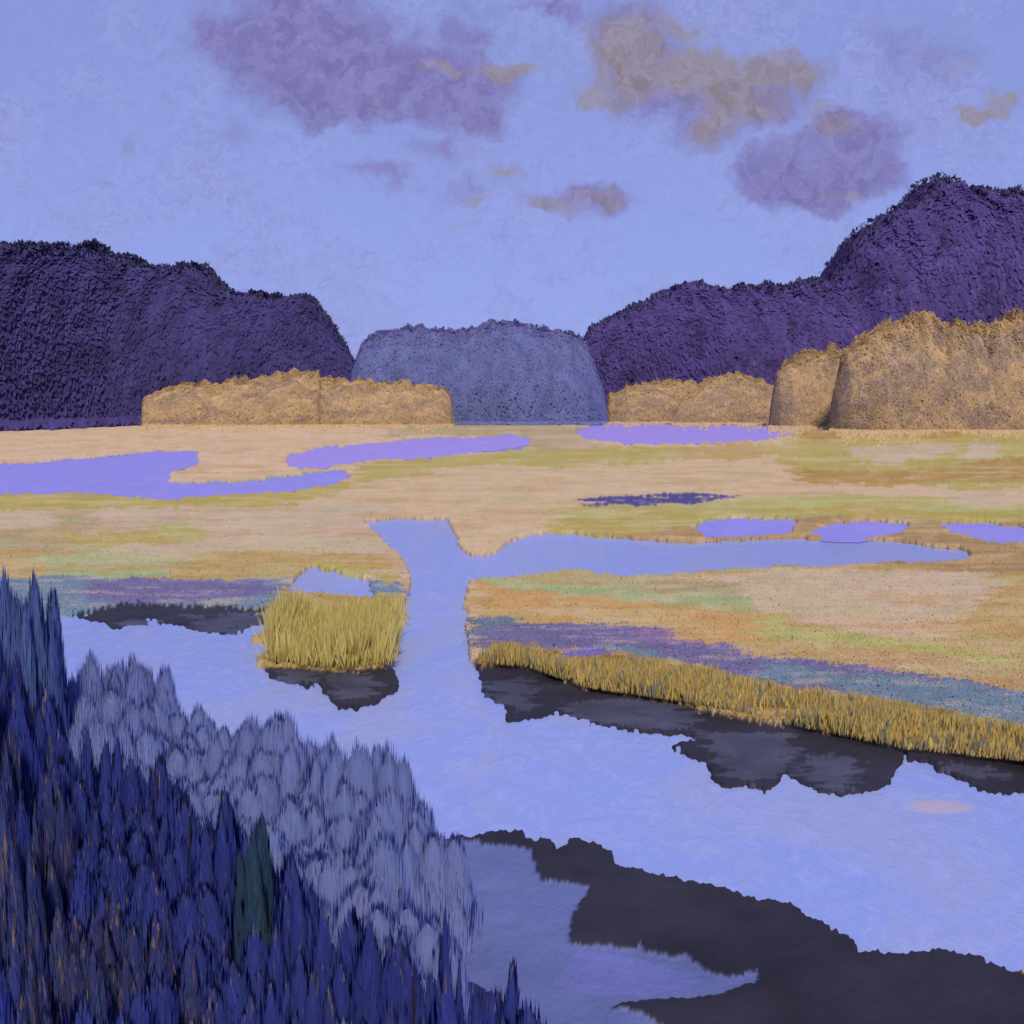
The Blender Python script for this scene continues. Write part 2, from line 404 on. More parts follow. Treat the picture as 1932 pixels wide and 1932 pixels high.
# classes: 0 meadow, 1 mud, 2 shaded shallows, 3 water, 4 wooded slope
COVER = [
    (0, PEACH, [(-900, 815), (280, 806), (860, 798), (1000, 828), (560, 862), (520, 890), (330, 920), (-900, 900)]),
    (0, SAGE, [(690, 806), (900, 800), (1120, 804), (1120, 850), (1000, 850), (980, 826), (760, 826)]),
    (0, OLV, [(620, 935), (700, 872), (1000, 848), (1120, 848), (1300, 845), (1310, 868), (1080, 884), (900, 880), (730, 905)]),
    (0, OCH, [(1270, 848), (1420, 840), (1480, 856), (1400, 872), (1270, 866)]),
    (0, OLV, [(1440, 852), (1520, 812), (1932, 815), (2800, 810), (2800, 950), (1900, 925), (1650, 918), (1510, 892)]),
    (0, RUST, [(1495, 830), (1540, 808), (1640, 812), (1560, 836)]),
    (0, RUST, [(1680, 812), (1830, 815), (1780, 835), (1660, 832)]),
    (0, RUST, [(1500, 886), (1700, 894), (1800, 880), (1932, 866), (2600, 866), (2600, 916), (1850, 914), (1700, 922), (1520, 914)]),
    (0, TAN, [(1585, 852), (1800, 838), (1770, 872), (1640, 878)]),
    (0, TAN, [(1820, 838), (1905, 835), (1890, 870), (1830, 868)]),
    (0, LIME, [(1040, 1000), (1046, 968), (1120, 956), (1390, 953), (1500, 936), (1640, 940), (1932, 958), (2800, 958), (2800, 1010), (1932, 1004), (1700, 990), (1400, 978), (1280, 1004), (1060, 1018)]),
    (0, OLV, [(1040, 1014), (1060, 985), (1200, 975), (1340, 975), (1300, 1004), (1150, 1022)]),
    (0, OLV, [(1500, 955), (1700, 965), (1932, 972), (2700, 980), (2700, 1010), (1932, 1004), (1700, 992), (1480, 978)]),
    (0, TAN, [(1775, 935), (1860, 922), (1925, 930), (1905, 966), (1830, 964)]),
    (0, BROWN, [(1150, 1018), (1300, 998), (1480, 980), (1700, 986), (1932, 998), (2700, 1010), (2700, 1075), (1932, 1062), (1830, 1050), (1500, 1034), (1150, 1030)]),
    (0, DVIO, [(1095, 944), (1200, 938), (1380, 940), (1390, 948), (1250, 956), (1120, 960)]),
    (0, OLV, [(-900, 930), (150, 928), (300, 944), (640, 914), (660, 925), (560, 958), (150, 968), (-900, 965)]),
    (0, TAN, [(-900, 965), (120, 966), (420, 962), (700, 955), (760, 985), (690, 990), (780, 1100), (740, 1120), (560, 1050), (300, 1060), (-900, 1050)]),
    (0, SAGE, [(60, 1000), (150, 960), (190, 985), (120, 1050), (-200, 1056), (-200, 1010)]),
    (0, LIME, [(230, 1016), (330, 996), (400, 1004), (370, 1024), (290, 1026)]),
    (0, OLV, [(100, 1016), (300, 1012), (330, 1034), (120, 1040)]),
    (0, OCH, [(-900, 1072), (60, 1046), (330, 1052), (560, 1042), (740, 1066), (700, 1090), (545, 1112), (200, 1104), (-900, 1110)]),
    (0, MINT, [(60, 1052), (330, 1050), (345, 1082), (260, 1102), (120, 1104)]),
    (0, TAN, [(270, 1040), (380, 1036), (370, 1060), (300, 1062)]),
    (0, TEAL, [(-900, 1112), (110, 1096), (200, 1100), (520, 1102), (540, 1090), (560, 1098), (530, 1150), (140, 1164), (-900, 1170)]),
    (0, GVIO, [(150, 1108), (240, 1098), (520, 1108), (525, 1132), (350, 1148), (160, 1144)]),
    (0, OLV, [(560, 1068), (700, 1076), (760, 1100), (740, 1112), (640, 1088)]),
    # the right-hand meadow
    (0, OCH, [(880, 1092), (1060, 1072), (1190, 1090), (1420, 1074), (1640, 1062), (1932, 1044), (2800, 1020), (2800, 1600), (1932, 1440), (900, 1260)]),
    (0, TAN, [(1300, 1098), (1500, 1082), (1860, 1086), (1905, 1110), (1800, 1180), (1600, 1190), (1420, 1160)]),
    (0, BROWN, [(1500, 1066), (1700, 1058), (1932, 1046), (2700, 1040), (2700, 1110), (1932, 1090), (1700, 1078)]),
    (0, LIME, [(1340, 1078), (1480, 1068), (1500, 1076), (1360, 1086)]),
    (0, MINT, [(884, 1094), (960, 1098), (1180, 1118), (1420, 1138), (1440, 1172), (1300, 1152), (960, 1118)]),
    (0, SAGE, [(1000, 1092), (1180, 1096), (1400, 1110), (1400, 1138), (1180, 1118)]),
    (0, (186, 152, 98), [(880, 1106), (960, 1120), (1280, 1152), (1450, 1168), (1450, 1200), (1400, 1244), (1200, 1196), (886, 1176)]),
    (0, LIME, [(1440, 1166), (1560, 1205), (1750, 1222), (1932, 1262), (2700, 1340), (2700, 1390), (1932, 1292), (1600, 1236), (1410, 1216)]),
    (0, (178, 150, 108), [(1560, 1226), (1760, 1250), (1932, 1274), (2600, 1340), (2600, 1400), (1932, 1312), (1700, 1286), (1520, 1252)]),
    (0, (190, 166, 138), [(1480, 1176), (1640, 1170), (1800, 1196), (1760, 1220), (1600, 1204)]),
    (0, (106, 122, 138), [(882, 1176), (1190, 1190), (1230, 1204), (1120, 1214), (1000, 1206), (890, 1244), (884, 1210)]),
    (0, GVIO, [(930, 1186), (1170, 1186), (1270, 1212), (1400, 1242), (1600, 1268), (1932, 1318), (2700, 1420), (2700, 1500), (1932, 1380), (1640, 1332), (1450, 1302), (1180, 1236), (1070, 1242), (905, 1238)]),
    (0, (134, 112, 150), [(1180, 1196), (1260, 1206), (1330, 1226), (1300, 1238), (1200, 1222)]),
    (0, TEAL, [(1110, 1232), (1220, 1238), (1290, 1258), (1200, 1262)]),
    (0, TEAL, [(1440, 1268), (1700, 1292), (1932, 1322), (2700, 1430), (2700, 1500), (1932, 1386), (1740, 1350), (1560, 1312), (1430, 1296)]),
    (0, (112, 104, 168), [(1064, 1236), (1126, 1236), (1130, 1252), (1080, 1256)]),
    (0, (140, 114, 58), [(896, 1262), (905, 1244), (945, 1226), (1040, 1232), (1085, 1262), (1170, 1244), (1290, 1272), (1450, 1302), (1640, 1338), (1750, 1354), (1932, 1388), (2700, 1540), (2700, 1640), (1932, 1446), (1700, 1428), (1500, 1388), (1300, 1344), (1100, 1314), (1000, 1274), (905, 1272)]),
    # open water
    (3, WET, [(688, 986), (740, 980), (845, 984), (862, 1020), (885, 1050), (925, 1052), (962, 1020), (1030, 1006), (1150, 1016), (1300, 1024), (1500, 1020), (1710, 1026), (1830, 1044), (1824, 1062), (1700, 1064), (1600, 1070), (1420, 1076), (1190, 1092), (1080, 1074), (960, 1092), (885, 1096), (878, 1130), (876, 1200), (890, 1250), (910, 1268),
               (1000, 1280), (1100, 1318), (1250, 1345), (1400, 1378), (1500, 1386), (1640, 1408), (1700, 1414), (1932, 1424), (2800, 1640), (2800, 2300), (1932, 1842),
               (1860, 1840), (1780, 1830), (1630, 1830), (1590, 1800), (1540, 1780), (1490, 1746), (1400, 1724), (1250, 1690), (1160, 1666), (1120, 1640), (1080, 1620), (1050, 1630), (1000, 1612), (984, 1596), (900, 1600), (826, 1600), (790, 1590),
               (600, 1530), (300, 1450), (-100, 1390), (-900, 1330), (-900, 1160), (130, 1164), (240, 1150), (500, 1166), (498, 1200), (505, 1250), (600, 1256), (736, 1256), (744, 1200), (768, 1130), (782, 1104), (748, 1042)]),
    (3, WET, [(548, 1100), (585, 1072), (690, 1100), (720, 1122), (690, 1140), (548, 1140)]),
    # mud shelves at the foot of the banks, dark reflections painted in with them
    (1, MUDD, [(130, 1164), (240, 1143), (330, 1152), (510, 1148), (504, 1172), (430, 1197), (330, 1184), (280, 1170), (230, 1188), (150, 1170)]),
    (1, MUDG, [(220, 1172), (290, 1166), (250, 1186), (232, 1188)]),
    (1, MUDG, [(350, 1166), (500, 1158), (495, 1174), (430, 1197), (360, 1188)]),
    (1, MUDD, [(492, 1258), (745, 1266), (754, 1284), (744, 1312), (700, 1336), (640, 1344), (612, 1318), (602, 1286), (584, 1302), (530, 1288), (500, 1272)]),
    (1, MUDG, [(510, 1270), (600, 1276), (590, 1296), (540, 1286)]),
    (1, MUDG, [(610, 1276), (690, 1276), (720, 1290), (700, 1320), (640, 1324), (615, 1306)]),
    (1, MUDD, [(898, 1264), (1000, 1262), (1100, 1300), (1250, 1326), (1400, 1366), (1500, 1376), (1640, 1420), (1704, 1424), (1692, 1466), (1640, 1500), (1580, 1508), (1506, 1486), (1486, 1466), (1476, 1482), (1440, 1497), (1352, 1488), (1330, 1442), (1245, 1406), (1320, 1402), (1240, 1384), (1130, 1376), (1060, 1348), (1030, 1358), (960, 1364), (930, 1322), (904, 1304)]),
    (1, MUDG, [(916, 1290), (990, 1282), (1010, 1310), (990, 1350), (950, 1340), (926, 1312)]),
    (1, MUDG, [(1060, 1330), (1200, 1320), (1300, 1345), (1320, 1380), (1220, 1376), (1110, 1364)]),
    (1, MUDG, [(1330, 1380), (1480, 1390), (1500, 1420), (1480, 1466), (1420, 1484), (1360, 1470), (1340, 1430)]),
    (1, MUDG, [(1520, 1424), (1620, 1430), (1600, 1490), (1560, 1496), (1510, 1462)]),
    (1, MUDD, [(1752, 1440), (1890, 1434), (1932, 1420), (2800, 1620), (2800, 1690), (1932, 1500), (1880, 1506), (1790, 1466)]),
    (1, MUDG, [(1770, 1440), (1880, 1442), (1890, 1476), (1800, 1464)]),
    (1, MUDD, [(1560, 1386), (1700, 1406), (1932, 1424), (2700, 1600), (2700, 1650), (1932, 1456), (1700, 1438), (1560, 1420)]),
    # reed island and spit
    (0, (168, 148, 88), [(500, 1264), (498, 1214), (518, 1170), (545, 1118), (580, 1124), (690, 1130), (770, 1124), (750, 1190), (742, 1240), (742, 1270), (640, 1276)]),
    (0, TEAL, [(690, 1112), (740, 1110), (780, 1106), (760, 1132), (720, 1130)]),
    # dark spit at the lower right
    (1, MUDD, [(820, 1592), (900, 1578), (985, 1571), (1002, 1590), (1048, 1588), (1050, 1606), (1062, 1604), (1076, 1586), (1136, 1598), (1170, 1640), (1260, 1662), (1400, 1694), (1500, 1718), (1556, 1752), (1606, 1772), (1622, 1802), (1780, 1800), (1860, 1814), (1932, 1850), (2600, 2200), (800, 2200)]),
    (2, SLATE, [(560, 1500), (800, 1570), (826, 1594), (900, 1600), (1000, 1614), (1016, 1672), (1114, 1690), (1080, 1740), (1072, 1790), (1140, 1798), (1200, 1802), (1204, 1788), (1214, 1806), (1270, 1816), (1290, 1808), (1340, 1846), (1380, 1852), (1430, 1842), (1424, 1866), (1350, 1892), (1150, 1908), (1240, 1935), (1300, 2000), (700, 2200), (400, 1500)]),  # shadowed shallow water built as low ground, the shade put into its colour
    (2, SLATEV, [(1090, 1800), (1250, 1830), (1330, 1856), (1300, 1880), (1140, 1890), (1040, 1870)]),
    (4, NAVY, [(-900, 1330), (-100, 1390), (300, 1450), (420, 1510), (560, 1640), (800, 1800), (900, 1880), (1010, 1940), (1060, 2200), (-900, 2200)]),
]

POOLS = [
    ([(-500, 884), (0, 878), (200, 864), (300, 852), (372, 850), (372, 878), (322, 892), (318, 912), (440, 912), (560, 898), (640, 886), (655, 902), (620, 920), (500, 930), (400, 938), (310, 943), (240, 938), (160, 930), (0, 934), (-500, 945)], 'blue'),
    ([(540, 862), (600, 846), (700, 836), (850, 828), (960, 822), (1000, 826), (998, 842), (930, 852), (800, 864), (700, 870), (600, 884), (545, 882)], 'violet'),
    ([(1084, 814), (1150, 796), (1280, 790), (1400, 790), (1490, 800), (1510, 812), (1440, 832), (1350, 836), (1180, 836), (1110, 830)], 'violet'),
    ([(1308, 1000), (1340, 984), (1400, 980), (1500, 982), (1492, 1008), (1400, 1016), (1330, 1016)], 'blue'),
    ([(1525, 1005), (1560, 990), (1630, 986), (1716, 992), (1700, 1008), (1620, 1022), (1560, 1020)], 'blue'),
    ([(1768, 988), (1850, 990), (1932, 1000), (2050, 1010), (2050, 1034), (1932, 1028), (1850, 1020), (1800, 1006)], 'blue'),
]
COVER += [(3, WET, p) for p, tone in POOLS]

XS = np.concatenate([np.linspace(-900, -110, 80), np.linspace(-100, 2032, 1000), np.linspace(2042, 2800, 76)])
YS = np.concatenate([np.array([740.6, 741.5, 743, 746, 750, 756, 764, 774, 784, 792]), np.linspace(797, 1420, 400), np.linspace(1422.5, 1990, 240), np.linspace(2005, 2180, 12)])
PX, PY = np.meshgrid(XS, YS)
# each grid point is a place on the plain
_cp, _sp = math.cos(PITCH), math.sin(PITCH)
_u = (PX - 966.0) / F
_v = (966.0 - PY) / F
_t = -CAM_H / (-_sp + _v * _cp)
GX = _u * _t
GY = (_cp + _v * _sp) * _t
# ragged edges to every patch of cover
WX = PX + 7 * fbm(PX / 40, PY / 22, 3) + 8 * fbm(PX / 9, PY / 5, 5, 4)
MX = 10 * fbm(PX / 34, PY / 14, 43, 3) + 9 * fbm(PX / 5, PY / 2.5, 44, 4)
MY = 9 * fbm(PX / 30, PY / 16, 47, 3) + 8 * fbm(PX / 3.5, PY / 9, 48, 4)
WY = PY + 5 * fbm(PX / 60, PY / 25, 9) + 6 * fbm(PX / 5.0, PY / 30, 13, 4)
CLS = np.zeros(PX.shape, dtype=np.int8)
GC = np.zeros(PX.shape + (3,))
GC[:] = lin((194, 170, 138))
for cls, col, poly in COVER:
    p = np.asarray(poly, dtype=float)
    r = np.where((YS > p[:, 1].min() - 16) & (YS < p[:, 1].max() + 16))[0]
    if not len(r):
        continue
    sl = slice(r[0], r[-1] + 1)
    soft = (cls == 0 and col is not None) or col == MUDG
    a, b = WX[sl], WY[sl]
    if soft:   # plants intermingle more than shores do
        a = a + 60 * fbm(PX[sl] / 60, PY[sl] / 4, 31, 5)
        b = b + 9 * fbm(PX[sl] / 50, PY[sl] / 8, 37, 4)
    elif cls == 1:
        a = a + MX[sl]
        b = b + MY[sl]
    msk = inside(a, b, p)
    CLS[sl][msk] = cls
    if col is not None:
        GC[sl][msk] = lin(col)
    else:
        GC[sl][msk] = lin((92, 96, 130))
# drifts of different grasses
drift = fbm(GX / 3.0, GY / 1.6, 51, 5)[..., None]
warm = np.array(lin(OCH))
cool = np.array(lin((176, 172, 128)))
mead = (CLS == 0)[..., None]
mead = mead & (GC[..., 2:3] < GC[..., 0:1] * 0.9)
GC = np.where(mead & (drift > 0.12), GC * 0.55 + warm * 0.45, GC)
GC = np.where(mead & (drift < -0.16), GC * 0.6 + cool * 0.4, GC)
streak = fbm(PX / 90, PY / 3.2, 57, 4)[..., None] + 0.5 * fbm(PX / 25, PY / 12, 59, 4)[..., None]
GC = np.where((CLS == 0)[..., None], GC * (1 + 0.16 * streak), GC)
GC = np.where((CLS == 0)[..., None] & (streak > 0.28), GC * 0.6 + np.array(lin(TAN)) * 0.4, GC)
gry = fbm(GX / 0.9, GY / 0.7, 71, 5)[..., None]
GC = np.where((CLS == 1)[..., None], GC * (1 + 0.55 * gry), GC)
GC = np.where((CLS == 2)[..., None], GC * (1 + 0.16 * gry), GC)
HEI = np.choose(np.clip(CLS, 0, 4), [0.15, 0.06, 0.05, -0.30, 0.12]).astype(float)
spit = (CLS == 1) & (PY > 1560)
HEI = np.where(spit, 0.10, HEI)


def blur(a, n):
    for _ in range(n):
        a = (np.roll(a, 1, 0) + a * 2 + np.roll(a, -1, 0)) / 4
        a = (np.roll(a, 1, 1) + a * 2 + np.roll(a, -1, 1)) / 4
    return a


HEI = blur(HEI, 2) + np.where(CLS == 3, 0, 0.04 * fbm(GX / 0.7, GY / 0.7, 81) + 0.05 * fbm(GX / 4, GY / 4, 83))
rise = np.clip((-1.5 - GX) / 5.0, 0, 1) * np.clip((15.5 - GY) / 4.0, 0, 1)
HEI = HEI + rise * 1.3
GC = (GC + blur(GC, 1)) / 2
VERT = np.stack([GX, GY, HEI], -1).reshape(-1, 3)
VCOL = np.clip(GC.reshape(-1, 3), 0.002, 0.95)
NR, NC = PX.shape
idx = np.arange(NR * NC).reshape(NR, NC)
QUAD = np.stack([idx[1:, :-1], idx[1:, 1:], idx[:-1, 1:], idx[:-1, :-1]], -1).reshape(-1, 4)
QCLS = CLS[1:, :-1].reshape(-1)


def ground_part(name, sel, mat):
    q = QUAD[sel]
    used, inv = np.unique(q, return_inverse=True)
    me = mesh_np(name, VERT[used], inv.reshape(-1, 4), mat, VCOL[used])
    return tag(link(name, me), kind='structure')


ground_part('marsh_meadow', QCLS == 0, M_GROUND)
qy = PY[1:, :-1].reshape(-1)
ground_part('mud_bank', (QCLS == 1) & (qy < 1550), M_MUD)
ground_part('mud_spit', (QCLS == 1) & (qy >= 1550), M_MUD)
ground_part('shaded_shallows', QCLS == 2, M_FLAT)
ground_part('lagoon_bed', QCLS == 3, M_MUD)
ground_part('wooded_slope', QCLS == 4, M_MUD)

# the water is one level sheet at height 0
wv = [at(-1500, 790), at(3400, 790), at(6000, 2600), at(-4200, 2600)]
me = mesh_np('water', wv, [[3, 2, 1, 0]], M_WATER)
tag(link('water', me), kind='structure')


def pool(poly, mat):
    p = np.asarray(poly, dtype=float)
    mid = (p.min(0) + p.max(0)) / 2
    p = p + np.sign(p - mid) * np.array([5.0, 2.0])
    pts = []
    for i in range(len(p)):
        a, b = p[i], p[(i + 1) % len(p)]
        n = max(2, int(np.hypot(*(b - a)) / 4))
        for j in range(n):
            q = a + (b - a) * j / n
            q = q + np.array([5 * fbm(q[0] / 18, q[1] / 8, 3), 2.2 * fbm(q[0] / 14, q[1] / 6, 8)])
            pts.append(at(q[0], q[1], 0.02))
    m = bpy.data.meshes.new('pool')
    m.from_pydata(pts, [], [list(range(len(pts)))])
    m.materials.append(mat)
    if m.polygons[0].normal.z < 0:
        m.flip_normals()
    return tag(link('pool', m), kind='structure')


for poly, tone in POOLS:
    pool(poly, M_POOLB if tone == 'blue' else M_POOL)


# ------------------------------------------------------------------ plants
def pick(palette, n, rng, gain=1.0):
    cols = np.array([lin(c) for c, w in palette]) * gain
    w = np.array([w for c, w in palette], dtype=float)
    return cols[rng.choice(len(cols), n, p=w / w.sum())]


def dabs(pos, nrm, along, length, width, cols, face=None):
    """one small leaf-clump blade (a bent diamond) at every point; returns verts, quads, colours, normals"""
    n = len(pos)
    along = along / np.linalg.norm(along, axis=1, keepdims=True)
    face = nrm if face is None else face
    side = np.cross(along, face)
    side /= np.linalg.norm(side, axis=1, keepdims=True) + 1e-9
    L = np.asarray(length).reshape(-1, 1) / 2
    W = np.asarray(width).reshape(-1, 1) / 2
    sh = RNG.uniform(-0.3, 0.3, (n, 1))
    v = np.stack([pos - along * L, pos + side * W + along * L * sh, pos + along * L, pos - side * W + along * L * sh], 1)
    f = np.arange(n * 4).reshape(n, 4)
    g = np.cross(v[:, 1] - v[:, 0], v[:, 3] - v[:, 0])
    flip = (g * face).sum(1) < 0
    f[flip] = f[flip][:, ::-1]
    return v.reshape(-1, 3), f, np.repeat(cols, 4, 0), np.repeat(nrm, 4, 0)


def profile(points, x):
    p = np.asarray(points, dtype=float)
    return np.interp(x, p[:, 0], p[:, 1])


def mass(sil, dist, half, rng, n, size, palette, top_palette=None, top_frac=0.06, ground=0.0, step=None, fade=True, core_col=None, lean=None, aspect=2.0, bumpy=0.05, patch=None, rough=2.5, lump=25.0, flat=0.97, skirt=1.0):
    """A rounded mass of foliage: sil = outline [(px, py)], dist = distance of its middle line (number or [(px, d)]),
    half = half depth in metres. Returns foliage and core arrays."""
    sil = np.asarray(sil, dtype=float)
    x0, x1 = sil[0, 0], sil[-1, 0]

    def D(px):
        return profile(dist, px) if not np.isscalar(dist) else np.full_like(px, dist)

    def top(px):
        py = profile(sil, px)
        cp, sp = math.cos(PITCH), math.sin(PITCH)
        py = py + rough * fbm(px / 9.0, px * 0 + 3.0, 61, 4) * 2
        v = (966 - py) / F
        return CAM_H + (-sp + v * cp) * D(px) / (cp + v * sp)

    def X(px, d):
        return (px - 966) / F / (math.cos(PITCH) + 0.0 * px) * d

    def depth(px):
        e = np.minimum((px - x0) / (x1 - x0), (x1 - px) / (x1 - x0)) * 2
        return half * np.clip(e * 4, 0.02, 1) ** 0.5
    # core
    nu, nt = 260, 26
    U = np.linspace(x0, x1, nu)
    T = np.linspace(-1, 1, nt)
    UU, TT = np.meshgrid(U, T)
    H = np.maximum(top(UU) - ground, 0.05)
    k = 1 + bumpy * fbm(UU / lump, TT * 100 / lump, 5)
    ZZ = ground - 0.3 + (H + 0.3) * 0.985 * np.sqrt(np.clip(1 - TT ** 2, 0, 1)) ** 0.8 * k
    DD = D(UU) + TT * depth(UU)
    core_v = np.stack([X(UU, D(UU)), DD, ZZ], -1).reshape(-1, 3)
    ii = np.arange(nu * nt).reshape(nt, nu)
    core_f = np.stack([ii[:-1, :-1], ii[:-1, 1:], ii[1:, 1:], ii[1:, :-1]], -1).reshape(-1, 4)
    # foliage
    px = rng.uniform(x0, x1, n)
    t = np.clip(rng.normal(-0.35, 0.5, n), -1, 1)
    prof = np.sqrt(np.clip(1 - t ** 2, 0, 1)) ** 0.8
    h = np.maximum(top(px) - ground, 0.05)
    kk = 1 + bumpy * fbm(px / lump, t * 100 / lump, 5)
    z = ground + h * prof * kk
    # a share of the blades spread over the steep face from foot to brow
    steep = rng.random(n) < 0.62
    zr = rng.random(n) ** 0.9
    t = np.where(steep, -np.sqrt(np.clip(1 - zr ** 2.5, 0, 1)), t)
    kk = 1 + bumpy * fbm(px / lump, t * 100 / lump, 5)
    z = np.where(steep, ground + h * zr * kk, z)
    d = D(px) + t * depth(px)
    pos = np.stack([X(px, D(px)), d, z], 1) + rng.normal(0, size * 0.09, (n, 3)) * np.array([1, 1, 0.8])
    slope = (top(np.minimum(px + 4, x1)) - top(np.maximum(px - 4, x0))) / (X(px + 4, D(px)) - X(px - 4, D(px)))
    rel = (z - ground) / np.maximum(h, 0.1)
    nrm = np.stack([-slope * 0.5, t * 1.2 - 0.5 * (t < 0.2), 0.25 + 0.9 * rel], 1) + rng.normal(0, 0.09, (n, 3))
    nrm /= np.linalg.norm(nrm, axis=1, keepdims=True)
    tt = np.clip(t, -0.995, 0.995)
    dzt = -h * 0.8 * tt * (1 - tt ** 2) ** -0.6 / np.maximum(depth(px), 0.2)
    face = np.stack([-slope * np.clip(rel, 0.2, 1), -dzt, np.ones(n)], 1)
    face /= np.linalg.norm(face, axis=1, keepdims=True)
    cl = pick(palette, n, rng)
    if patch:
        pal2, thr, sx, sy = patch
        pn = fbm(px / sx, rel * sy + 7, 91, 5) + 0.35 * fbm(px / 5.0, rel * sy * 5, 93, 3)
        cl = np.where((pn > thr)[:, None], pick(pal2, n, rng), cl)
    if top_palette:
        ct = pick(top_palette, n, rng)
        tp = (rel > 1 - top_frac * rng.uniform(0.2, 1.6, n))[:, None]
        cl = np.where(tp, ct, cl)
    cl = cl.mean(0) * 0.5 + cl * 0.5
    cl = cl * (1 + 0.30 * fbm(px / 14, rel * 12 + 3, 77))[:, None]
    al = np.zeros((n, 3))
    al[:, 2] = 1.0
    al += rng.normal(0, 0.55, (n, 3))
    lie = (rng.random(n) < np.where(rel > 0.92, 0.5, flat))[:, None]
    al = np.where(lie, al - face * (al * face).sum(1, keepdims=True), al)
    ln = size * rng.uniform(0.6, 1.5, n)
    # low growth straggling out from the foot
    m = n // 12
    qx = rng.uniform(x0, x1, m)
    clump = np.clip(0.5 + 1.2 * fbm(qx / 20, qx * 0 + 9, 23), 0.02, 2)
    qd = D(qx) - depth(qx) - rng.exponential(skirt, m) * clump
    qs = np.stack([X(qx, D(qx)) * qd / D(qx), qd, ground + 0.15 + size * rng.uniform(0.1, 0.8, m)], 1)
    qn = np.stack([rng.normal(0, .1, m), np.full(m, -0.9), np.full(m, 0.35)], 1)
    qn /= np.linalg.norm(qn, axis=1, keepdims=True)
    pos = np.vstack([pos, qs])
    nrm = np.vstack([nrm, qn])
    face = np.vstack([face, qn])
    al = np.vstack([al, np.stack([rng.normal(0, 0.6, m), np.zeros(m), np.ones(m)], 1)])
    ln = np.concatenate([ln, size * rng.uniform(0.6, 1.6, m)])
    cl = np.vstack([cl, pick(palette, m, rng)])
    V, Fq, C, N = dabs(pos, nrm, al, ln, ln / aspect, np.clip(cl, 0.002, 0.9), face)
    return (V, Fq, C, N), (core_v, core_f)


def join_arrays(fol, core, core_col):
    V, Fq, C, N = fol
    cv, cf = core
    # core normals
    g = np.zeros_like(cv)
    q = cv[cf]
    fn = np.cross(q[:, 1] - q[:, 0], q[:, 3] - q[:, 0])
    for i in range(4):
        np.add.at(g, cf[:, i], fn)
    g /= np.linalg.norm(g, axis=1, keepdims=True) + 1e-9
    cc = np.tile(np.array(lin(core_col)), (len(cv), 1))
    return np.vstack([V, cv]), np.vstack([Fq, cf + len(V)]), np.vstack([C, cc]), np.vstack([N, g])


def stem_mesh(name, segs, col):
    """several tapered six-sided stems: segs = [(p0, p1, r0, r1)]"""
    vs, fs = [], []
    for p0, p1, r0, r1 in segs:
        b = len(vs)
        for p, r in ((p0, r0), (p1, r1)):
            for i in range(6):
                a = i * math.pi / 3
                vs.append((p[0] + r * math.cos(a), p[1] + r * math.sin(a), p[2]))
        for i in range(6):
            j = (i + 1) % 6
            fs.append((b + i, b + j, b + 6 + j, b + 6 + i))
    return mesh_np(name, vs, fs, M_BARK, np.tile(np.array(lin(col)), (len(vs), 1)))


def brighter(pal, g):
    return [(tuple(min(235.0, v * g) for v in c), w) for c, w in pal]


# --- wooded hills
HILL_L = [(-900, 560), (-500, 520), (-200, 490), (0, 474), (60, 466), (130, 474), (200, 466), (240, 484), (290, 502), (350, 506), (400, 504), (425, 530), (448, 556), (500, 560), (570, 558), (604, 566), (630, 604), (650, 640), (668, 672), (680, 712), (690, 790)]
HILL_R = [(1086, 790), (1092, 650), (1110, 622), (1150, 602), (1200, 574), (1240, 552), (1280, 540), (1350, 548), (1420, 544), (1480, 540), (1540, 532), (1558, 505), (1572, 466), (1600, 440), (1640, 408), (1700, 366), (1745, 342), (1775, 350), (1800, 362), (1850, 370), (1932, 374), (2150, 410), (2500, 470), (2900, 560)]
VIO_L = [((66, 60, 112), 5), ((70, 63, 116), 4), ((64, 62, 108), 3), ((76, 68, 124), 1.2), ((60, 58, 100), 2)]
VIO_L = brighter(VIO_L, 1.07)
VIO_R = [((80, 67, 122), 5), ((84, 70, 128), 4), ((76, 65, 116), 3), ((92, 78, 140), 1.0), ((68, 60, 104), 1.4)]
VIO_R = brighter(VIO_R, 1.04)
RIM = [((46, 52, 62), 4), ((40, 38, 52), 4), ((62, 74, 100), 2), ((56, 60, 58), 1)]


def wooded_hill(sil, dist, half, pal, n, label, corec):
    fol, core = mass(sil, dist, half, RNG, n, 1.3, pal, RIM, 0.04, bumpy=0.07, patch=([((58, 52, 92), 3), ((52, 50, 84), 2)], 0.30, 40.0, 5.0))
    cv, cf = core
    me = mesh_np('hill', cv, cf, M_FOL, np.tile(np.array(lin(corec)), (len(cv), 1)))
    tag(link('hill', me), kind='structure')
    V, Fq, C, N = fol
    me = mesh_np('woodland', V, Fq, M_SOFT, C * 1.50, N)
    tag(link('woodland', me), label, 'woodland', kind='stuff')


wooded_hill(HILL_L, [(-900, 190), (-60, 190), (40, 193), (120, 200), (200, 211), (290, 223), (380, 229), (690, 238)], 24, VIO_L, 80000, 'dark violet wood covering the hill at the left edge of the marsh', (64, 58, 108))
wooded_hill(HILL_R, 250, 34, VIO_R, 90000, 'dark purple wood covering the taller peaked hill on the right', (78, 65, 118))


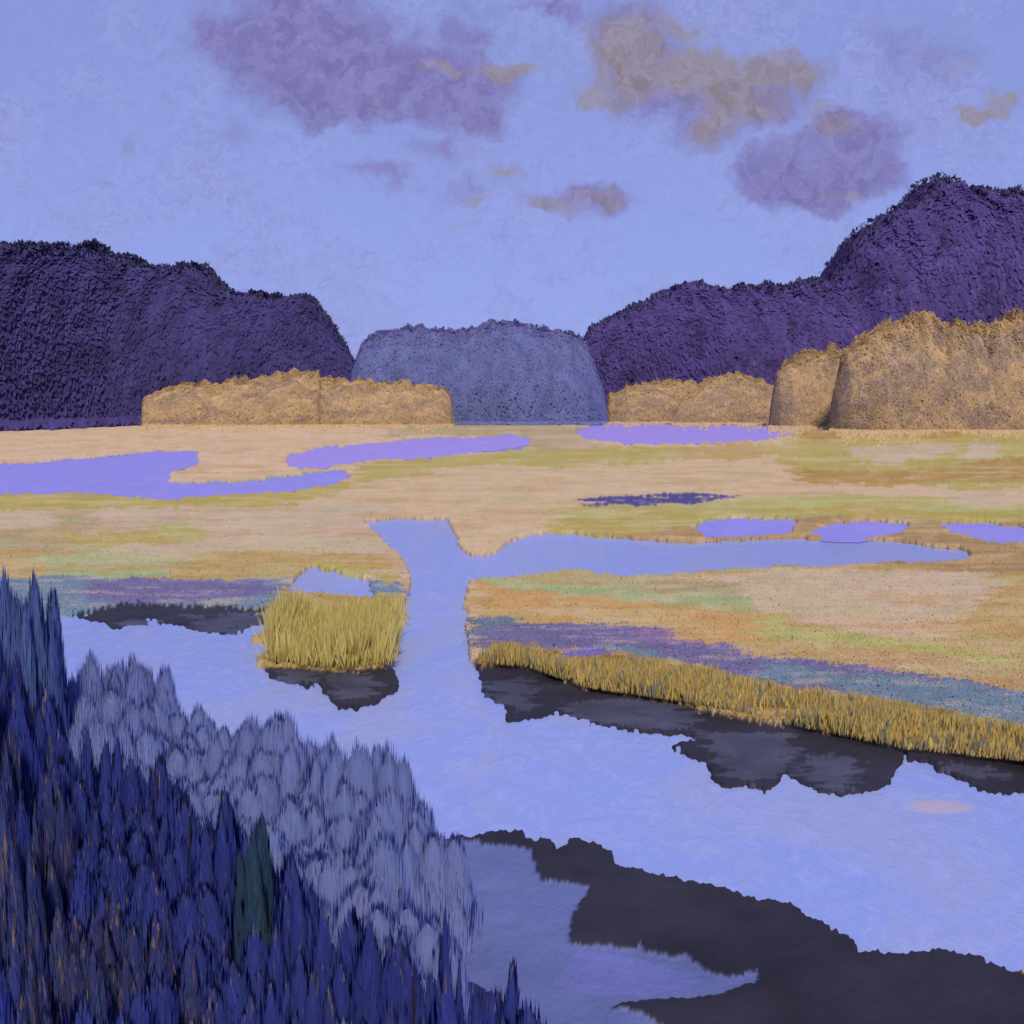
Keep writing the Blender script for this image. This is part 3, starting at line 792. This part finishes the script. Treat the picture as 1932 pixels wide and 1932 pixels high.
# --- the broad slate-blue tree between the hills
def foliage_thing(name, label, cat, group, part, sil, dist, half, n, size, pal, tpal, tfrac, corec, stems, stem_r, stem_col, aspect=2.0, bumpy=0.08, patch=None, lump=25.0, flat=0.97, skirt=1.0):
    fol, core = mass(sil, dist, half, RNG, n, size, pal, tpal, tfrac, bumpy=bumpy, aspect=aspect, patch=patch, lump=lump, flat=flat, skirt=skirt)
    V, Fq, C, N = join_arrays(fol, core, corec)
    cx = 0.5 * (core[0][:, 0].min() + core[0][:, 0].max())
    base = np.array([cx, dist, 0.15])
    t = thing(name, label, cat, tuple(base), group)
    link(part, mesh_np(part, V - base, Fq, M_SOFT, np.clip(C * 1.12, 0, 0.9), N), t)
    w = core[0][:, 0].max() - core[0][:, 0].min()
    hgt = core[0][:, 2].max() * 0.55
    for i in range(stems):
        x = ((i + 0.5) / stems - 0.5) * w * 0.55
        s = [((x, 0, -0.4), (x * 0.95, 0.1, hgt * 0.3), stem_r, stem_r * 0.7), ((x * 0.95, 0.1, hgt * 0.3), (x * 0.8, 0, hgt * 0.6), stem_r * 0.7, stem_r * 0.3)]
        nm = 'trunk' if part == 'crown' else 'stem'
        link(nm, stem_mesh(nm, s, stem_col), t)
    return t


BLUE = [((97, 110, 156), 5), ((103, 115, 161), 4), ((94, 106, 148), 3), ((112, 118, 170), 2), ((102, 100, 154), 1.5)]
BLUE = brighter(BLUE, 1.13)
foliage_thing('broad_tree', 'broad rounded slate-blue tree in the gap between the two dark wooded hills', 'tree', None, 'crown',
              [(660, 740), (672, 690), (688, 650), (720, 628), (800, 618), (870, 626), (920, 612), (970, 604), (1020, 620), (1080, 630), (1105, 650), (1124, 700), (1138, 745), (1146, 800)],
              207, 9, 40000, 0.55, BLUE, [((104, 92, 158), 4), ((112, 104, 170), 2), ((124, 116, 140), 1)], 0.09, (88, 100, 152), 3, 0.5, (50, 48, 70))

SAND = [((182, 160, 124), 5), ((174, 153, 120), 4), ((166, 148, 120), 2.5), ((190, 167, 130), 2), ((142, 128, 118), 1.5)]
SAND = brighter(SAND, 1.12)
DUSK = [((124, 112, 108), 5), ((110, 98, 104), 3), ((86, 72, 88), 1.6), ((150, 132, 110), 2)]
DUSK = brighter(DUSK, 1.3)
SANDT = [((178, 150, 104), 3), ((160, 138, 90), 2)]
SANDT = brighter(SANDT, 1.12)


def bush(label, sil, dist=192, half=3.5, n=5000, thr=0.16):
    foliage_thing('marsh_bush', label, 'bush', 'sandy bushes along the foot of the wooded hills', 'foliage', sil, dist, half, n * 4, 0.34, SAND, SANDT, 0.08, (160, 138, 108), 3, 0.12, (90, 76, 70), patch=(DUSK, thr, 34.0, 6.0), bumpy=0.20, lump=22.0, flat=0.80, skirt=9.0)


bush('long low sand-coloured bush at the foot of the left wooded hill, its left end square', [(274, 800), (278, 752), (300, 740), (360, 728), (440, 722), (520, 712), (570, 704), (606, 704), (612, 735), (618, 800)], 192, 3.5, 7000)
bush('low sand-coloured bush in front of the left side of the broad slate-blue tree', [(596, 800), (606, 722), (650, 718), (700, 722), (760, 726), (810, 732), (840, 736), (852, 750), (858, 800)], 193, 3.5, 5500)
bush('low olive-sand bush beside the right edge of the broad slate-blue tree', [(1136, 802), (1146, 750), (1180, 730), (1240, 722), (1300, 722), (1350, 736), (1400, 770), (1420, 802)], 212, 4, 5000)
bush('low sand-coloured bush with a rounded top, above the right end of the far violet pool', [(1260, 802), (1286, 750), (1315, 728), (1350, 712), (1390, 708), (1440, 722), (1490, 742), (1540, 775), (1590, 806)], 206, 4, 6500, 0.12)
bush('mid-height peach-sand bush stepping up to the tallest bushes on the right', [(1446, 812), (1452, 752), (1460, 700), (1474, 684), (1510, 674), (1560, 663), (1620, 662), (1680, 684), (1710, 750), (1720, 806)], 186, 4, 8500, 0.2)
bush('tallest sand-coloured bush, two-humped, filling the right edge beneath the peaked hill', [(1560, 818), (1568, 740), (1584, 672), (1608, 646), (1640, 626), (1690, 608), (1730, 599), (1770, 612), (1810, 622), (1850, 616), (1890, 604), (1932, 602), (2000, 612), (2080, 650), (2160, 826)], 170, 8, 26000, 0.10)

# --- reeds
REED = [((174, 160, 104), 5), ((164, 150, 94), 4), ((156, 138, 84), 2.5), ((184, 172, 116), 2), ((142, 124, 74), 1)]
REED = brighter(REED, 1.0)
REEDB = [((142, 122, 72), 5), ((150, 132, 82), 4), ((128, 112, 72), 3), ((162, 142, 92), 1.2), ((88, 96, 100), 2.6), ((104, 100, 78), 2)]
REEDB = brighter(REEDB, 1.08)


def blades(points, heights, width, pal, lean=0.12):
    n = len(points)
    cols = pick(pal, n, RNG) * (1 + RNG.normal(0, 0.08, (n, 1)))
    nrm = np.stack([RNG.normal(-0.15, 0.3, n), -np.abs(RNG.normal(0.8, 0.2, n)), RNG.uniform(0.35, 0.8, n)], 1)
    nrm /= np.linalg.norm(nrm, axis=1, keepdims=True)
    al = np.stack([RNG.normal(0.03, lean, n), RNG.normal(0, lean, n), np.ones(n)], 1)
    pos = np.asarray(points) + al * (np.asarray(heights) / 2)[:, None]
    return dabs(pos, nrm, al, heights, width * RNG.uniform(0.6, 1.5, n), np.clip(cols, 0.003, 0.9))


def scatter(poly, n, seed_bias=None):
    p = np.asarray(poly, dtype=float)
    w = np.array([at(a, b) for a, b in p])[:, :2]
    out = np.zeros((0, 2))
    while len(out) < n:
        q = RNG.uniform(w.min(0), w.max(0), (n * 4, 2))
        out = np.vstack([out, q[inside(q[:, 0], q[:, 1], w)]])
    out = out[:n]
    return np.column_stack([out, np.full(n, 0.12)])


pts = scatter([(506, 1262), (508, 1232), (530, 1200), (600, 1196), (752, 1200), (744, 1236), (740, 1268), (640, 1276), (560, 1268)], 7500)
hh = RNG.uniform(0.35, 1.05, len(pts)) * (0.9 + 0.5 * fbm(pts[:, 0] * 2, pts[:, 1] * 0, 4))
V, Fq, C, N = blades(pts, hh, 0.045, REED, 0.16)
base = pts.mean(0) * np.array([1, 1, 0])
o = link('reed_bed', mesh_np('reed_bed', V - base, Fq, M_GRASS, np.clip(C * np.array([1.32, 1.40, 1.38]), 0, 0.95), N))
o.location = base
tag(o, 'block of yellow-ochre reeds standing on the small mud island in mid-channel', 'reeds')

fr = [(902, 1264), (912, 1250), (1000, 1252), (1090, 1280), (1180, 1268), (1290, 1290), (1450, 1320), (1640, 1360), (1750, 1376), (1932, 1412), (2300, 1490), (2700, 1590), (2700, 1640), (2300, 1535), (1932, 1452), (1700, 1428), (1500, 1384), (1300, 1340), (1100, 1310), (1000, 1272)]
pts = scatter(fr, 46000)
pts = pts[fbm(pts[:, 0] * 0.8, pts[:, 1] * 1.6, 24) > RNG.uniform(-0.45, 0.34, len(pts))]
hh = RNG.uniform(0.08, 0.40, len(pts)) * (1.0 + 0.9 * fbm(pts[:, 0] * 1.3, pts[:, 1], 14))
V, Fq, C, N = blades(pts, hh, 0.030, REEDB, 0.16)
base = pts.mean(0) * np.array([1, 1, 0])
o = link('reed_fringe', mesh_np('reed_fringe', V - base, Fq, M_GRASS, np.clip(C * np.array([1.58, 1.62, 1.55]), 0, 0.95), N))
o.location = base
tag(o, 'long fringe of brown-ochre reeds along the top of the right-hand mud bank', 'reeds')

# --- short grass over the nearer meadow, each tuft in the colour of the plants it grows among
sel = np.where((CLS == 0) & (PY > 940) & (PY < 1460) & (PX > -300) & (PX < 2500))
k = RNG.choice(len(sel[0]), 100000)
r, c = sel[0][k], sel[1][k]
P0 = np.stack([GX[r, c], GY[r, c], HEI[r, c]], 1) + np.column_stack([RNG.normal(0, .06, (len(k), 2)), np.zeros(len(k))])
cl = GC[r, c] * (1.06 + RNG.normal(0, 0.045, (len(k), 1)))
n = len(k)
hh = RNG.uniform(0.02, 0.07, n)
al = np.stack([RNG.normal(0.05, 0.4, n), RNG.normal(0, 0.3, n), np.ones(n)], 1)
nrm = np.stack([RNG.normal(0, 0.15, n), RNG.normal(-0.3, 0.15, n), np.ones(n)], 1)
nrm /= np.linalg.norm(nrm, axis=1, keepdims=True)
V, Fq, C, N = dabs(P0 + al * hh[:, None] * 0.4, nrm, al, hh, hh * RNG.uniform(0.3, 1.0, n), np.clip(cl, 0.003, 0.9))
tag(link('marsh_grass', mesh_np('marsh_grass', V, Fq, M_GRASS, np.clip((C * 0.86 + C.mean(1, keepdims=True) * 0.14) * 1.38, 0, 0.95), N)), 'short ochre, olive and peach marsh grass over the flats', 'grass', kind='stuff')


# --- foreground trees: columnar, ragged
def column_crown(name, pal, tip_pal, n, rad, shape, seed, length=(0.05, 0.18), spires=5, mat=None, thin=(0.10, 0.22), frac=1.0, soft=0.7, core=0.62):
    """unit-height crown on z 0..1 of long upright strokes; several leaning sub-spires of unequal height make it ragged"""
    g = np.random.default_rng(seed)
    ns = spires
    which = g.choice(ns, n, p=g.dirichlet(np.full(ns, 4.0)))
    sx, sy = g.normal(0, rad * 0.55, ns), g.normal(0, rad * 0.55, ns)
    sh = g.uniform(0.68, 0.97, ns)
    sh[0] = 1.0
    sx[0] *= 0.3
    sy[0] *= 0.3
    sr = g.uniform(0.5, 0.9, ns) * rad
    zz = g.random(n) ** 0.85
    a = g.uniform(0, 2 * math.pi, n)
    rag = 1 + 0.10 * fbm(a * 2.5 + which * 9, zz * 0 + seed, seed + 5, 3)
    ln = g.uniform(length[0], length[1], n)
    z = np.maximum(zz * sh[which] * rag - ln * 0.3, 0.0)
    r0 = shape(zz) * sr[which]
    rr = r0 * np.sqrt(g.uniform(0.3, 1.2, n)) * (1 + 0.7 * fbm(a * 1.3 + which * 5, z * 4 + seed, seed))
    pos = np.stack([rr * np.cos(a) + sx[which], rr * np.sin(a) + sy[which], z], 1)
    face = np.stack([np.cos(a), np.sin(a), np.full(n, 0.1)], 1) + g.normal(0, 0.2, (n, 3))
    nrm = np.stack([np.cos(a), np.sin(a), np.full(n, soft)], 1)
    nrm /= np.linalg.norm(nrm, axis=1, keepdims=True)
    al = np.stack([0.05 * np.cos(a) + g.normal(0, 0.05, n), 0.05 * np.sin(a) + g.normal(0, 0.05, n), np.ones(n)], 1)
    cl = pick(pal, n, g)
    patch = fbm(a * 1.2 + which * 3, z * 1.6, seed + 3)
    main = pick(pal[:4], 3, g)
    cl = np.where((patch > 0.05)[:, None], main[0] * 0.65 + cl * 0.35, cl)
    cl = np.where((patch < -0.15)[:, None], main[1] * 0.65 + cl * 0.35, cl)
    tips = zz > 0.94 + 0.06 * g.random(n)
    cl = np.where(tips[:, None], pick(tip_pal, n, g), cl)
    cl = np.clip(cl.mean(0) * 0.4 + cl * 0.6, 0.002, 0.9)
    parts = [dabs(pos, nrm, al, ln, ln * g.uniform(thin[0], thin[1], n) * frac, cl, face)]
    na, nz = 12, 12
    for i in range(ns):
        A, Zc = np.meshgrid(np.linspace(0, 2 * math.pi, na, endpoint=False), np.linspace(0, 1.0, nz))
        R = np.where(Zc > 0.99, 0.0, shape(Zc) * sr[i] * core) * (1 + 0.6 * fbm(A * 1.3 + i * 5, Zc * sh[i] * 4 + seed, seed))
        cv = np.stack([R * np.cos(A) + sx[i], R * np.sin(A) + sy[i], Zc * sh[i]], -1).reshape(-1, 3)
        cn = np.stack([np.cos(A), np.sin(A), np.full(A.shape, soft)], -1).reshape(-1, 3)
        ii = np.arange(na * nz).reshape(nz, na)
        jj = np.roll(ii, -1, 1)
        cf = np.stack([ii[:-1], jj[:-1], jj[1:], ii[1:]], -1).reshape(-1, 4)
        parts.append((cv, cf, np.tile(cl.mean(0), (len(cv), 1)), cn / np.linalg.norm(cn, axis=1, keepdims=True)))
    off = np.cumsum([0] + [len(p[0]) for p in parts])
    V = np.vstack([p[0] for p in parts])
    Fq = np.vstack([p[1] + o for p, o in zip(parts, off)])
    return mesh_np(name, V, Fq, mat or M_FOL, np.vstack([p[2] for p in parts]), np.vstack([p[3] for p in parts]))


def sh_spire(z):
    return np.clip(1.0 - z ** 1.6, 0.0, 1) ** 0.6 * np.clip(z * 6 + 0.7, 0, 1) + 0.04


def sh_round(z):
    return np.sqrt(np.clip(1 - (np.clip(z, 0.0, 1) ** 4.0), 0, 1)) * 0.95 + 0.05


NAV = [((42, 52, 120), 6), ((48, 58, 134), 4), ((36, 44, 106), 4), ((56, 66, 148), 1.5), ((44, 74, 116), 1.0), ((112, 94, 78), 0.35), ((54, 54, 98), 1)]
NAV = brighter(NAV, 1.08)
NAV_FLECK = [((42, 52, 118), 5), ((46, 60, 128), 3), ((48, 84, 112), 2), ((44, 48, 104), 3), ((132, 112, 70), 2.4), ((98, 90, 84), 1.4)]
NAVT = [((52, 58, 116), 5), ((66, 80, 100), 2), ((138, 112, 78), 0.8)]
NAVT = brighter(NAVT, 1.06)
TEALT = [((62, 80, 138), 5), ((70, 92, 152), 3), ((54, 66, 126), 3), ((82, 102, 148), 1.5), ((68, 76, 152), 2)]
TEALT = brighter(TEALT, 1.12)
GRN = [((48, 76, 98), 4), ((56, 84, 106), 3), ((44, 54, 104), 3)]
GRN = brighter(GRN, 0.9)
SLT = [((98, 113, 164), 5), ((102, 116, 167), 5), ((96, 109, 160), 3), ((108, 116, 172), 2), ((92, 104, 154), 1.0)]
SLT = brighter(SLT, 1.19)
SLTT = [((78, 90, 136), 4), ((92, 102, 148), 3), ((140, 122, 104), 0.6), ((68, 84, 114), 2)]
SLTT = brighter(SLTT, 1.2)
trunk_me = stem_mesh('trunk', [((0, 0, -0.12), (0.004, 0, 0.5), 0.035, 0.02), ((0.004, 0, 0.5), (0, 0, 0.95), 0.02, 0.006)], (44, 40, 58))
NAV_ME = [column_crown('crown', NAV, NAVT, 8000, 0.20, sh_spire if i % 2 else sh_round, 100 + i) for i in range(8)]
TEAL_ME = [column_crown('crown', TEALT, [((66, 78, 128), 2), ((92, 86, 132), 1)], 8000, 0.22, sh_round, 200 + i) for i in range(3)]
OCHRE_ME = [column_crown('crown', NAV_FLECK, NAVT, 8000, 0.20, sh_spire, 150 + i) for i in range(3)]
GRN_ME = [column_crown('crown', GRN, GRN, 7000, 0.16, sh_spire, 300)]
SLT_ME = [column_crown('foliage', SLT, SLTT, 13000, 0.36, sh_round, 400 + i, (0.10, 0.30), 8, M_SOFT, (0.05, 0.11), 1.0, 1.3, 0.66) for i in range(6)]
ORD = ['first', 'second', 'third', 'fourth', 'fifth', 'sixth', 'seventh', 'eighth', 'ninth', 'tenth', 'eleventh', 'twelfth', 'thirteenth', 'fourteenth', 'fifteenth', 'sixteenth', 'seventeenth', 'eighteenth', 'nineteenth', 'twentieth',
       'twenty-first', 'twenty-second', 'twenty-third', 'twenty-fourth', 'twenty-fifth', 'twenty-sixth', 'twenty-seventh', 'twenty-eighth', 'twenty-ninth', 'thirtieth']


def plant(kind, px, top_py, dist, wscale, meshes, label, group, part='crown', stem='trunk'):
    top = at_dist(px, top_py, dist)
    gz = 0.08
    h = max(top[2] - gz, 0.5)
    t = thing(kind, label, 'tree' if kind.endswith('conifer') else 'bush', (top[0], dist, gz), group)
    t.rotation_euler = (random.uniform(-0.03, 0.03), random.uniform(-0.03, 0.03), random.uniform(0, 6.28))
    t.scale = (wscale, wscale, h)
    link(part, random.choice(meshes), t)
    link(stem, trunk_me, t)
    return t


G_NAVY = 'dark conifers crowded on the near bank'
G_SLATE = 'slate-blue bushes along the near shore'
NAVY_EDGE = [(-120, 1150), (-40, 1200), (30, 1240), (100, 1310), (155, 1390), (205, 1405), (250, 1440), (285, 1446), (325, 1500), (356, 1520), (395, 1570), (430, 1500), (455, 1590), (500, 1640), (545, 1640), (575, 1660), (610, 1710), (655, 1735), (700, 1750), (745, 1775), (790, 1810), (850, 1840), (905, 1890), (960, 1850), (990, 1890)]
# how far the tree line stands from the viewer: it comes nearer towards the right
NAVY_D = [(-300, 14.5), (0, 13.6), (130, 12.6), (300, 11.0), (450, 9.6), (600, 8.4), (800, 7.3), (1000, 6.5), (1100, 6.2)]
for j, (px, py) in enumerate([(-80, 1096), (-30, 1102), (14, 1092), (54, 1104), (88, 1120)]):
    plant('dark_conifer', px, py, 14.8 + random.uniform(-.4, .4), 1.0, TEAL_ME, ORD[j] + ' from the left of the blue-teal trees in the tall clump at the left edge', G_NAVY)
plant('dark_conifer', 506, 1545, profile(NAVY_D, 506), 1.2, GRN_ME, 'narrow dark green conifer standing up against the slate-blue bushes', G_NAVY)
plant('dark_conifer', 828, 1738, 7.2, 0.55, [NAV_ME[1]], 'thin lone dark spire rising above its neighbours at the lower centre', G_NAVY)
for i, (px, py) in enumerate(NAVY_EDGE):
    plant('dark_conifer', px, py, profile(NAVY_D, px) + random.uniform(-.2, .2), random.uniform(0.95, 1.35), NAV_ME, ORD[i] + ' from left of the navy conifers along the jagged top of the stand', G_NAVY)
for back in (0.7, 1.5, 2.4, 3.4, 4.5, 5.6, 6.6, 7.5):
    x = -200 + 20 * back
    while x < 990:
        dd = profile(NAVY_D, x) - back + random.uniform(-.25, .25)
        if dd > 5.9:
            ztop = at_dist(x, profile(NAVY_EDGE, x), profile(NAVY_D, x))[2] * random.uniform(0.82, 1.0)
            py = HORIZON + (CAM_H - ztop) / dd * F
            py = max(py, profile(NAVY_EDGE, x) + 35)
            fl = back >= 1.5 and x < 420 and random.random() < 0.55
            if py < 2010:
                plant('dark_conifer', x, py, dd, random.uniform(1.0, 1.4), OCHRE_ME if fl else NAV_ME, 'navy columnar conifer flecked with ochre leaves in the lower left of the stand' if fl else 'dark navy columnar conifer crowded inside the stand on the near bank', G_NAVY)
        x += random.uniform(56, 84)

SLATE_EDGE = [(140, 1310), (172, 1236), (212, 1256), (250, 1244), (285, 1300), (330, 1350), (375, 1338), (415, 1374), (455, 1368), (490, 1356), (528, 1350), (565, 1392), (605, 1416), (645, 1428), (690, 1408), (732, 1418), (758, 1490), (782, 1530), (796, 1580)]
SLATE_D = [(0, 17.0), (170, 16.4), (350, 15.2), (520, 13.8), (650, 12.6), (740, 11.8), (800, 11.0)]
for i, (px, py) in enumerate(SLATE_EDGE):
    plant('willow_bush', px, py, profile(SLATE_D, px) + random.uniform(-.2, .2), random.uniform(0.75, 1.0), SLT_ME, ORD[i] + ' from the left of the slate-blue bushes whose tops meet the pale water', G_SLATE, 'foliage', 'stem')
for back in (0.6, 1.2, 1.9, 2.6, 3.3):
    x = 150 + 20 * back
    while x < 770:
        dd = profile(SLATE_D, x) - back + random.uniform(-.15, .15)
        if dd > profile(NAVY_D, x) + 0.3:
            ztop = at_dist(x, profile(SLATE_EDGE, x), profile(SLATE_D, x))[2] * random.uniform(0.86, 1.0)
            py = max(HORIZON + (CAM_H - ztop) / dd * F, profile(SLATE_EDGE, x) + 25)
            plant('willow_bush', x, py, dd, random.uniform(0.85, 1.1), SLT_ME, 'slate-blue bush in the thicket between the dark conifers and the shore', G_SLATE, 'foliage', 'stem')
        x += random.uniform(55, 80)
